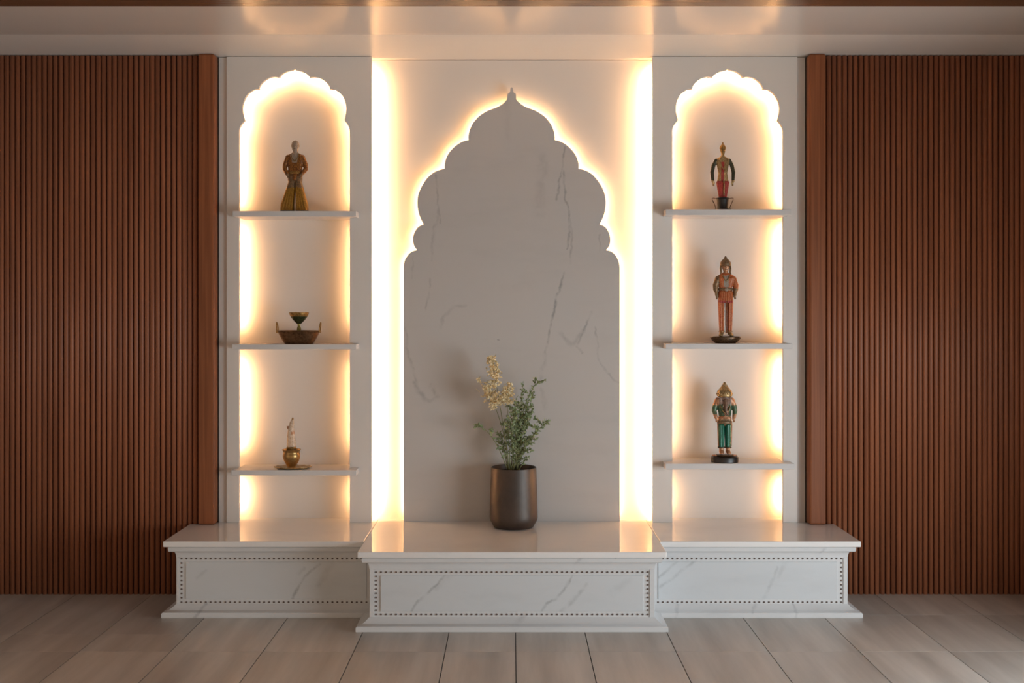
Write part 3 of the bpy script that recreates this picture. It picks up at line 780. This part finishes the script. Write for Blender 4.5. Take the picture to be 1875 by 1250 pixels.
leg = [[(10.5, -5.5, 74, 1.4), (9.4, -4.6, 24, 1.2)], [(5.5, -6, 74, 1.4), (5.4, -4.8, 24, 1.2)], [(8, 0, 79, 6.3, 7, 5), (7.6, 0, 50, 5.4, 6, 5)], [(7.6, 0, 50, 5.4, 6, 5), (7.2, 0, 24, 4.6, 5, 4)], [(7.2, 0, 26, 4.4, 5, 4), (7.4, 0, 19, 4.2, 4.6, 3)]]
foot = [[(7.6, 0, 18, 4.2, 5, 3.4), (10.0, -6.5, 14.6, 4.0, 4, 2.2)]]
hulls += arm + [mir(a) for a in arm] + leg + [mir(a) for a in leg] + foot + [mir(a) for a in foot] + hand(16.6, -2.4, 87, 0.95, 1) + hand(-16.6, -2.4, 87, 0.95, -1)
def r5(c):
    if c.z > 128: return 1
    if abs(c.x) > 12.2 and c.z > 76: return 2 if (c.z < 100 or c.x < 0) else 0
    if c.z < 20.5: return 3
    if c.y < -2 and abs(c.x) < 4.4 and 103 < c.z < 124: return 4
    return 0
f.sculpt('body', hulls, [ORANGE, COPPER, OLIVE, PALEGOLD, GREYCL], r5, 0.8, 2)
face(f, 138, -7.6, 1.0, 0, COPPER)
c = f.lathe('crown', [(8.4, 141), (9.6, 142), (10.2, 143.5), (9.8, 145.5), (9.9, 147), (9.0, 149), (7.2, 151), (7.0, 152.2), (4.6, 153.6), (4.2, 154.6), (2.4, 155.6), (2.8, 156.8), (1.4, 158.8), (0, 160.2)], OLIVE, 0, 0.6, 22)
f.tube('necklace', [(-6.5, -5.2, 125), (-4, -7.4, 118), (0, -8.4, 113), (4, -7.4, 118), (6.5, -5.2, 125)], 0.9, PALEGOLD)
for q in (-1, 1):
    f.tube('hair_lock', [(q*8.2, 1, 143), (q*9, 0, 137), (q*8.2, -0.6, 130), (q*9.6, -1.5, 125)], [1.8, 1.9, 1.7, 1.0], OLIVE)
f.lathe('belt', [(12.6, 96), (13.5, 97), (13.5, 100.5), (12.6, 101.5)], OLIVE, 0, 0, 28, 1, 0.6)
f.sculpt('belt_buckle', [[(0, -8.0, 98, 3.6, 1.6, 3.4)]], GREYCL, None, 0.5, 1)
f.sculpt('tunic_skirt', [[(-9, 0, 94, 4.5, 7.5, 3), (9, 0, 94, 4.5, 7.5, 3), (-9.5, 0, 76, 4.5, 8.2, 2.5), (9.5, 0, 76, 4.5, 8.2, 2.5)]] + [[(t*9, -7.2, 94, 1.1), (t*10.5, -8.0, 75, 1.5)] for t in (-0.95, -0.55, -0.15, 0.25, 0.6, 0.95)], [ORANGE, RED], lambda c: 1 if c.z < 78 else 0, 0.8, 1)
f.tube('front_drape', [(0, -7.0, 78), (0.3, -5.6, 55), (0, -5.0, 34), (0.4, -5.0, 19)], [2.2, 2.0, 1.7, 1.9], two_tone('drape_brown', (0.14, 0.04, 0.015), (0.30, 0.10, 0.04), 90, 0.45))
for q in (-1, 1):
    f.tube('anklet', [(q*7.3 + 5.2*math.cos(a*math.pi/6), 5.6*math.sin(a*math.pi/6), 22) for a in range(13)], 0.9, PALEGOLD)
f.lathe('base', [(0, 0), (19, 0), (20, 1), (25, 5.5), (28.4, 10.5), (27.6, 12.2), (22, 12.8), (8, 13.4), (0, 13.6)], BRONZE, 0, 0, 32, 1, 0.62)

# --- green trousered elephant headed figurine, right niche, lowest shelf
f = Fig(1326.8, Z6, YFIG, 'elephant headed figurine with green trousers and gold crown on a round black base')
arm = [[(13, 0, 113, 5.4), (17.5, 1, 102, 5.0)], [(17.5, 1, 102, 5.2), (19, 0, 94, 4.6)], [(19, 0, 94, 4.4), (16.5, -4, 82, 3.4)]]
hulls = [[(0, 0, 118, 9.5, 8, 8), (0, -1, 110, 7, 6.5, 6)], [(0, 0, 104, 6), (0, 0, 112, 6)],
         [(-10, 0, 112, 5.5, 6, 6), (10, 0, 112, 5.5, 6, 6), (-7, 0, 92, 5, 7, 5), (7, 0, 92, 5, 7, 5)],
         [(0, -1.5, 88, 12, 9.5, 11)], [(-7, 0, 80, 5.5, 6.5, 5), (7, 0, 80, 5.5, 6.5, 5), (-7, 0, 70, 5.5), (7, 0, 70, 5.5)],
         [(0.5, -7, 113, 3.6), (1.2, -10, 104, 3.0)], [(1.2, -10, 104, 3.0), (0.2, -11.5, 96, 2.5)], [(0.2, -11.5, 96, 2.5), (2.2, -12, 89, 2.0)], [(2.2, -12, 89, 2.0), (4.6, -12, 88, 1.7)],
         [(-8.5, -5, 114, 3.5, 1.6, 6.5), (-12.5, -4.5, 111, 2.4, 1.4, 5.5)], [(8.5, -5, 114, 3.5, 1.6, 6.5), (12.5, -4.5, 111, 2.4, 1.4, 5.5)]]
foot = [[(6, 0, 20, 4.6, 5.4, 4), (6.6, -6, 17, 4.2, 4.4, 2.4)]]
hulls += arm + [mir(a) for a in arm] + hand(15.8, -5, 81, 1.05, 1) + hand(-15.8, -5, 81, 1.05, -1) + foot + [mir(foot[0])] + [[(6, 0, 70, 5), (6, 0, 22, 4)], [(-6, 0, 70, 5), (-6, 0, 22, 4)]]
def r6(c):
    if c.z < 28: return 4
    if c.y < -7.5 and c.z > 86 and -3.5 < c.x < 6.5: return 1
    if abs(c.x) > 11.5:
        if c.z < 88: return 4
        if c.x < -11.5 and c.z > 104 : return 2
        if c.x > 11.5 and c.z > 104: return 4
        return 0
    if c.z > 106: return 1
    if c.z < 79: return 3
    if c.z < 84: return 2
    return 0 if abs(c.x) > 4.5 or c.z < 97 else 1
f.sculpt('body', hulls, [two_tone('green_gold', (0.01, 0.12, 0.075), (0.16, 0.15, 0.075), 130, 0.35, 0.3, 0.12), two_tone('trunk_brown', (0.15, 0.085, 0.055), (0.33, 0.19, 0.13), 120, 0.4), COPPER, OLIVE, COPPER], r6, 0.8, 2)
for q in (-1, 1):
    f.sculpt('eye', [[(q*4.2, -7.6, 113, 1.2, 0.7, 0.7)]], EYE, None, 0.3, 1)
    f.tube('tusk', [(q*3.6, -8, 106), (q*4.4, -10.5, 103), (q*4.6, -12, 102.5)], [0.9, 0.7, 0.3], IVORY)
f.lathe('crown', [(11.5, 119), (14.0, 121), (14.4, 124), (13.6, 128), (13.0, 130.5), (10.0, 133.5), (7.6, 136.5), (5.6, 139), (5.8, 140.2), (3.2, 142), (3.0, 144), (1.4, 146), (0, 146.6)], PALEGOLD, 0, 0.5, 24)
bm = bmesh.new()
for kx in range(14):
    a = 2*math.pi*kx/14
    cc = f.W(13.6*math.cos(a), 0.5 + 13.6*math.sin(a), 125); bmesh.ops.create_icosphere(bm, subdivisions=1, radius=2.0*f.k, matrix=__import__('mathutils').Matrix.Translation(cc))
tag(build('crown_beads', bm, PALEGOLD, f.root, True), kind='stuff')
for q in (-1, 1):
    f.sculpt('trouser_leg', [[(q*6.2, 0, 69, 6.6, 7, 3), (q*6.0, 0, 28, 5.6, 6.2, 2.5)], [(q*8.5, -6, 68, 1.2), (q*8.0, -5.4, 28, 1.1)], [(q*4.2, -6.2, 68, 1.2), (q*4.2, -5.6, 28, 1.1)]], GREEN, None, 0.8, 1)
    f.tube('side_stripe', [(q*12.4, -1.5, 70), (q*11.9, -1.5, 50), (q*11.2, -1.5, 29)], 1.5, COPPER)
    f.lathe('cuff', [(5.6, 25.5), (6.8, 26), (6.8, 27.6), (5.6, 28.2)], BRONZE, q*6.0, 0, 18, 1, 1.1)
f.lathe('belt', [(12.8, 70), (13.8, 71), (13.8, 75), (12.8, 76)], OLIVE, 0, 0, 28, 1, 0.6)
f.tube('necklace', [(-8.5, -6.0, 104), (-6, -9.4, 95), (-1, -11.6, 90), (5, -10.2, 94), (8.5, -6.0, 104)], 1.0, PALEGOLD)
f.tube('sacred_thread', [(9.5, -6.2, 102), (5, -10.4, 93), (-3, -10.8, 84), (-9, -8.4, 80)], 0.7, COPPER)
f.lathe('base', [(0, 0), (24, 0), (25.2, 0.8), (25.2, 8.8), (24.4, 10), (18, 10.4), (0, 10.6)], BLACK, 0, 0, 36, 1, 0.75)
f.lathe('base_cap', [(0, 10.7), (15, 10.7), (16.5, 12), (15.5, 14), (0, 14.6)], BRONZE, 0, 0, 30, 1, 0.75)
bm = bmesh.new()
for a, r in ((200, 19), (188, 21), (176, 18), (335, 18), (348, 20), (1, 17)):
    aa = math.radians(a); b2 = bmesh.new()
    hull(b2, [(r*math.cos(aa), r*0.72*math.sin(aa), 12.2, 3.4, 2.2, 1.6)])
    me = bpy.data.meshes.new('t'); b2.to_mesh(me); b2.free()
    for v in me.vertices: v.co = f.W(*v.co)
    bm.from_mesh(me); bpy.data.meshes.remove(me)
tag(build('petal_ornament', bm, COPPER, f.root, True), kind='stuff')

# --- brass bowl and goblet, left niche, middle shelf
KF = (D + YFIG) / F
f = Fig(547, Z2, YFIG, 'dark brass bowl with two upright loop handles', 'bowl', 'brass_bowl')
BOWLM = two_tone('tarnished_brass', (0.10, 0.055, 0.028), (0.24, 0.135, 0.07), 45, 0.30, 0.85, 0.2, 0.1)
f.lathe('bowl', [(0, 0), (25.5, 0), (26.5, 0.8), (31, 8), (35.5, 16), (38.2, 22), (39.6, 23.2), (39.8, 24.4), (38.8, 24.8), (37.2, 23.4), (34, 16), (29, 8), (25, 2.4), (0, 2.0)], BOWLM, 0, 0, 48, 1, 0.62)
for q in (-1, 1):
    pts = []
    for t in range(13):
        a = math.pi * t / 12
        pts.append((q*(38.5 + 1.8*math.sin(a)), -6.5*math.cos(a), 22.5 + 17*math.sin(a)**0.8))
    f.tube('handle', pts, 1.1, BRASS)
    for e in (-1, 1): f.sculpt('rivet', [[(q*38.6, e*6.5, 22, 1.9)]], BRASS, None, 0.5, 1)
fg = Fig(547.5, Z2 + 2.3*KF, YFIG, 'small green and gold goblet standing inside the brass bowl', 'goblet', 'goblet')
fg.lathe('foot', [(0, 0), (10, 0), (10.6, 0.8), (8, 2), (3.4, 4), (0, 4)], two_tone('green_brass', (0.18, 0.14, 0.03), (0.33, 0.27, 0.09), 90, 0.3, 0.7))
fg.lathe('stem', [(2.6, 3.8), (2.2, 12), (3.6, 20), (4.0, 25), (3.0, 29), (2.4, 31), (3.0, 34.5)], two_tone('green_brass_stem', (0.18, 0.15, 0.03), (0.33, 0.28, 0.09), 90, 0.3, 0.7))
fg.lathe('cup', [(2.4, 34), (5, 35.5), (9.5, 40), (13.5, 45), (15.5, 48)], two_tone('dark_green_enamel', (0.012, 0.03, 0.015), (0.12, 0.12, 0.05), 150, 0.25, 0.5))
fg.lathe('cup_rim', [(15.3, 47.7), (17.2, 51.5), (18, 55.2), (17.2, 55.6), (16.2, 52), (13, 46.5), (8, 40.5), (0, 38)], GOLD)

# --- brass urn with an ivory conch on a plate, left niche, lowest shelf
f = Fig(536, Z3, YFIG, 'thin brass plate with scalloped rim under the gold urn', 'plate', 'brass_plate')
bm = bmesh.new(); seg = 48; prof = [(0, 0), (24, 0), (33.5, 2.6), (34.3, 3.6), (33.4, 4.0), (24, 1.8), (0, 1.6)]; rings = []
for r, z in prof:
    ring = []
    for q in range(seg):
        a = 2*math.pi*q/seg; rr = r*(1 + (0.035*math.cos(12*a) if r > 30 else 0))
        ring.append(bm.verts.new(f.W(rr*math.cos(a), rr*0.62*math.sin(a), z + (0.7*math.cos(12*a) if r > 30 else 0))))
    rings.append(ring)
for A, B in zip(rings[1:], rings[2:-1]):
    for q in range(seg): bm.faces.new([A[q], A[(q+1) % seg], B[(q+1) % seg], B[q]])
bm.faces.new(rings[1]); bm.faces.new(rings[-2])
for rr in (rings[0], rings[-1]): bmesh.ops.delete(bm, geom=rr, context='VERTS')
build('dish', bm, PALEGOLD, f.root, True)
fp = f
fu = Fig(533.8, Z3 + 1.95*KF, YFIG, 'small round gold urn standing on the brass plate', 'urn', 'brass_urn')
fu.lathe('vessel', [(0, 0), (8, 0), (8.4, 1), (7.6, 2.2), (10, 6), (13.6, 12), (15.6, 18), (16, 22), (15.2, 25.5), (14.6, 27.4), (15.2, 29.4), (16.8, 32), (17.2, 33), (16.2, 33.2), (13.8, 29), (13.4, 26), (0, 25.4)], BRASS, seg=44)
fc = Fig(533.6, Z3 + (1.95 + 25.6)*KF, YFIG, 'slender ivory coloured ornament rising from the gold urn', 'ornament', 'ivory_ornament')
fc.sculpt('stand', [[(0, 0, 3, 8, 7, 3), (0, 0, 11, 9.2, 8, 3.5)], [(0, 0, 11, 9.6, 8.4, 2.6)]], GOLD, None, 0.7, 1)
fc.sculpt('body', [[(0, 0, 13, 9, 7.5, 4), (-0.4, 0, 28, 7.8, 6.5, 5)], [(-0.4, 0, 28, 7.8, 6.5, 5), (-1.0, 0, 42, 5.8, 5.2, 4)], [(-1, 0, 42, 5.8, 5.2, 4), (0.6, 0, 54, 4.6, 4.2, 4)], [(0.6, 0, 54, 4.6, 4.2, 4), (2.2, 0, 61.5, 2.6, 2.4, 2.4)],
          [(6.2, -1, 20, 1.6), (4.8, -1, 44, 1.3)], [(-4.5, -5, 18, 1.3), (-3.2, -4.4, 40, 1.0)]], [IVORY, COPPER], lambda c: 1 if (36 < c.z < 40 and c.x > 0) else 0, 0.6, 1)
fc.sculpt('knob', [[(-6.3, -1, 47.5, 2.0, 1.8, 3)]], COPPER, None, 0.5, 1)
fc.sculpt('finial', [[(2.0, 0, 61, 2.7, 2.6, 1.2), (2.6, 0, 64.5, 1.4)]], GOLD, None, 0.5, 1)

# ------------------------------------------------------------------ potted plant
PY = -0.070
kp = (D + PY) / F
f = Fig(940.5, ZT, PY, 'potted plant with cream blossom and fine green leaves in a dark metallic pot', 'potted plant', 'potted_plant')
M_POT = plain('gunmetal_glaze', (0.080, 0.068, 0.061), 0.48, 0.78, noise=0.06, nscale=40)
pot = f.lathe('pot', [(0, 0), (33, 0), (36, 0.8), (42.8, 12), (44, 16), (44, 24), (43.2, 60), (41.6, 107), (41.2, 109), (40.0, 109.4), (38.8, 107), (40.5, 60), (41, 20), (0, 18)], M_POT, seg=72, ang=50)
soil = f.lathe('soil', [(0, 100), (20, 100.5), (38.6, 99.5), (38.9, 96), (0, 96)], plain('dark_soil', (0.03, 0.02, 0.014), 0.95, noise=0.4, nscale=150, bump=0.5), seg=30)
M_STEM = plain('stem_green', (0.22, 0.23, 0.10), 0.6, noise=0.25, nscale=60)
M_LEAF = two_tone('leaf_green', (0.12, 0.19, 0.075), (0.42, 0.47, 0.26), 60, 0.5, 0, 0.25, 0.1)
M_BLOOM = two_tone('cream_petal', (0.84, 0.66, 0.34), (0.93, 0.82, 0.58), 120, 0.55, 0, 0.25, 0.05)
def bez(p0, p1, p2, n=12):
    return [tuple((1-t)**2*a + 2*t*(1-t)*b + t*t*c for a, b, c in zip(p0, p1, p2)) for t in [i/n for i in range(n+1)]]
def leaf(bm, c, d, n, L, w):
    d = d.normalized(); s = d.cross(n).normalized(); n = s.cross(d)
    p = [c, c + d*L*0.45 + s*w - n*w*0.2, c + d*L, c + d*L*0.45 - s*w - n*w*0.2, c + d*L*0.5 + n*w*0.35]
    v = [bm.verts.new(f.W(*q)) for q in p]
    for a, b in ((0, 1), (1, 2), (2, 3), (3, 0)): bm.faces.new([v[a], v[b], v[4]])
def rnd(): return Vector((R.uniform(-1, 1), R.uniform(-1, 1), R.uniform(-1, 1)))
def branch(tip, ctrl, base, leaves, start=0.3, L=8.0, w=2.0, twigs=0):
    pts = bez(base, ctrl, tip, 12)
    st = f.tube('branch', pts, [1.0 - 0.055*i for i in range(13)], M_STEM, 5)
    bm = bmesh.new(); bt = bmesh.new(); nt_ = 0
    def along(pp, n, s0):
        for q in range(n):
            t = s0 + (1 - s0) * (q + R.random()*0.6) / n
            i = min(int(t * (len(pp)-1)), len(pp)-2); u = t*(len(pp)-1) - i
            a, b = Vector(pp[i]), Vector(pp[i+1]); c = a.lerp(b, min(u, 1)); tg = (b - a).normalized()
            dd = (tg * 0.5 + rnd() * 0.9 + Vector((0, -0.1, 0.15)))
            leaf(bm, c, dd, rnd() + Vector((0, -0.8, 0.4)), L * R.uniform(0.6, 1.15), w * R.uniform(0.7, 1.15))
    along(pts, int(leaves * 1.4), start)
    for _ in range(twigs):
        i = R.randrange(4, 11); a = Vector(pts[i]); dd = Vector((R.uniform(-1, 1), R.uniform(-0.8, 0.8), R.uniform(0.1, 0.9))).normalized()
        ln = R.uniform(12, 24); tw = [tuple(a), tuple(a + dd*ln*0.5 + Vector((0, 0, 1.5))), tuple(a + dd*ln)]
        add_tube(bt, [f.W(*p) for p in tw], 0.45*kp, 4); nt_ += 1
        along(tw, 12, 0.2)
    if nt_: tag(build('twigs', bt, M_STEM, st), kind='stuff')
    else: bt.free()
    tag(build('leaves', bm, M_LEAF, st), 'fine green leaves', kind='stuff')
T = lambda px, py: (px - 940.5, 967 - py)
def br(px, py, cx, cy, leaves, start=0.3, twigs=0, bx=None, dy=None):
    x, z = T(px, py); c, cz = T(cx, cy); yy = R.uniform(-22, 16) if dy is None else dy
    b0 = (R.uniform(-9, 9) if bx is None else bx, R.uniform(-8, 8), 101)
    branch((x, yy, z), (c, yy*0.5, cz), b0, leaves, start, twigs=twigs + 1)
br(999, 699, 962, 690, 34, 0.30, 3); br(958, 702, 948, 780, 30, 0.25, 3); br(968, 728, 958, 790, 30, 0.25, 4)
br(975, 752, 960, 800, 28, 0.25, 4); br(1006, 776, 972, 790, 32, 0.35, 3); br(871, 781, 902, 783, 22, 0.80, 0, -10, -10)
br(912, 796, 925, 815, 22, 0.45, 2, -9); br(925, 772, 928, 815, 18, 0.45, 1, -8); br(966, 812, 955, 835, 22, 0.25, 2, 6); br(945, 730, 942, 800, 28, 0.25, 4)
br(953, 745, 948, 800, 30, 0.2, 4); br(964, 770, 955, 815, 28, 0.2, 4); br(938, 765, 938, 815, 26, 0.2, 3); br(984, 792, 962, 810, 22, 0.4, 2)
br(950, 790, 946, 830, 26, 0.15, 3); br(935, 748, 936, 800, 22, 0.35, 3); br(978, 722, 962, 770, 20, 0.5, 2); br(957, 715, 955, 780, 24, 0.3, 3); br(918, 820, 926, 838, 12, 0.4, 1, -10); br(970, 838, 958, 845, 10, 0.3, 0, 8)
def spike(pts, dens, rad, label):
    st = f.tube('flower_stem', pts, [1.1 - 0.07*i for i in range(len(pts))], M_STEM, 5)
    bm = bmesh.new()
    for x, y, z, sx, sz, n in dens:
        for _ in range(int(n * 1.7)):
            c = Vector((x + R.gauss(0, sx*0.55), y + R.gauss(0, sx*0.5), z + R.gauss(0, sz*0.55)))
            m = R.randrange(3, 5); ax = rnd() + Vector((0, -0.8, 0)); 
            for q in range(m):
                d = rnd() + Vector((0, -0.3, 0.1)); leaf(bm, c, d, ax, rad*R.uniform(0.6, 1.1), rad*0.30)
    tag(build('blossoms', bm, M_BLOOM, st), label, kind='stuff')
def sp(pl, y0):
    out = []
    for i, (a, b) in enumerate(pl):
        x, z = T(a, b); out.append((x, y0 * i / (len(pl)-1), z))
    return out
def cl(px, py, y, sx, sz, n):
    x, z = T(px, py); return (x, y, z, sx, sz, n)
spike(bez((-7, -3, 101), (-20, -8, 200), T(900, 656)[:1] + (-10,) + T(900, 656)[1:], 12), [cl(900, 660, -10, 8, 6, 18), cl(904, 675, -10, 10, 9, 26), cl(907, 690, -10, 11, 9, 20), cl(902, 704, -9, 9, 7, 14)], 6.4, 'cream blossom spike')
spike(bez((-5, -2, 101), (-12, -6, 180), T(930, 708)[:1] + (-8,) + T(930, 708)[1:], 12), [cl(931, 712, -9, 7, 7, 16), cl(929, 724, -9, 10, 11, 28), cl(920, 732, -10, 8, 8, 18), cl(932, 738, -8, 5, 6, 8)], 6.4, 'cream blossom cluster')
spike(bez((-8, -3, 101), (-14, -6, 190), T(886, 702)[:1] + (-6,) + T(886, 702)[1:], 12), [cl(891, 714, -8, 9, 9, 18), cl(899, 728, -9, 13, 9, 30), cl(908, 738, -9, 8, 7, 20), cl(903, 746, -8, 6, 4, 8), cl(878, 699, -6, 6, 2, 4)], 6.4, 'cream blossom cluster')
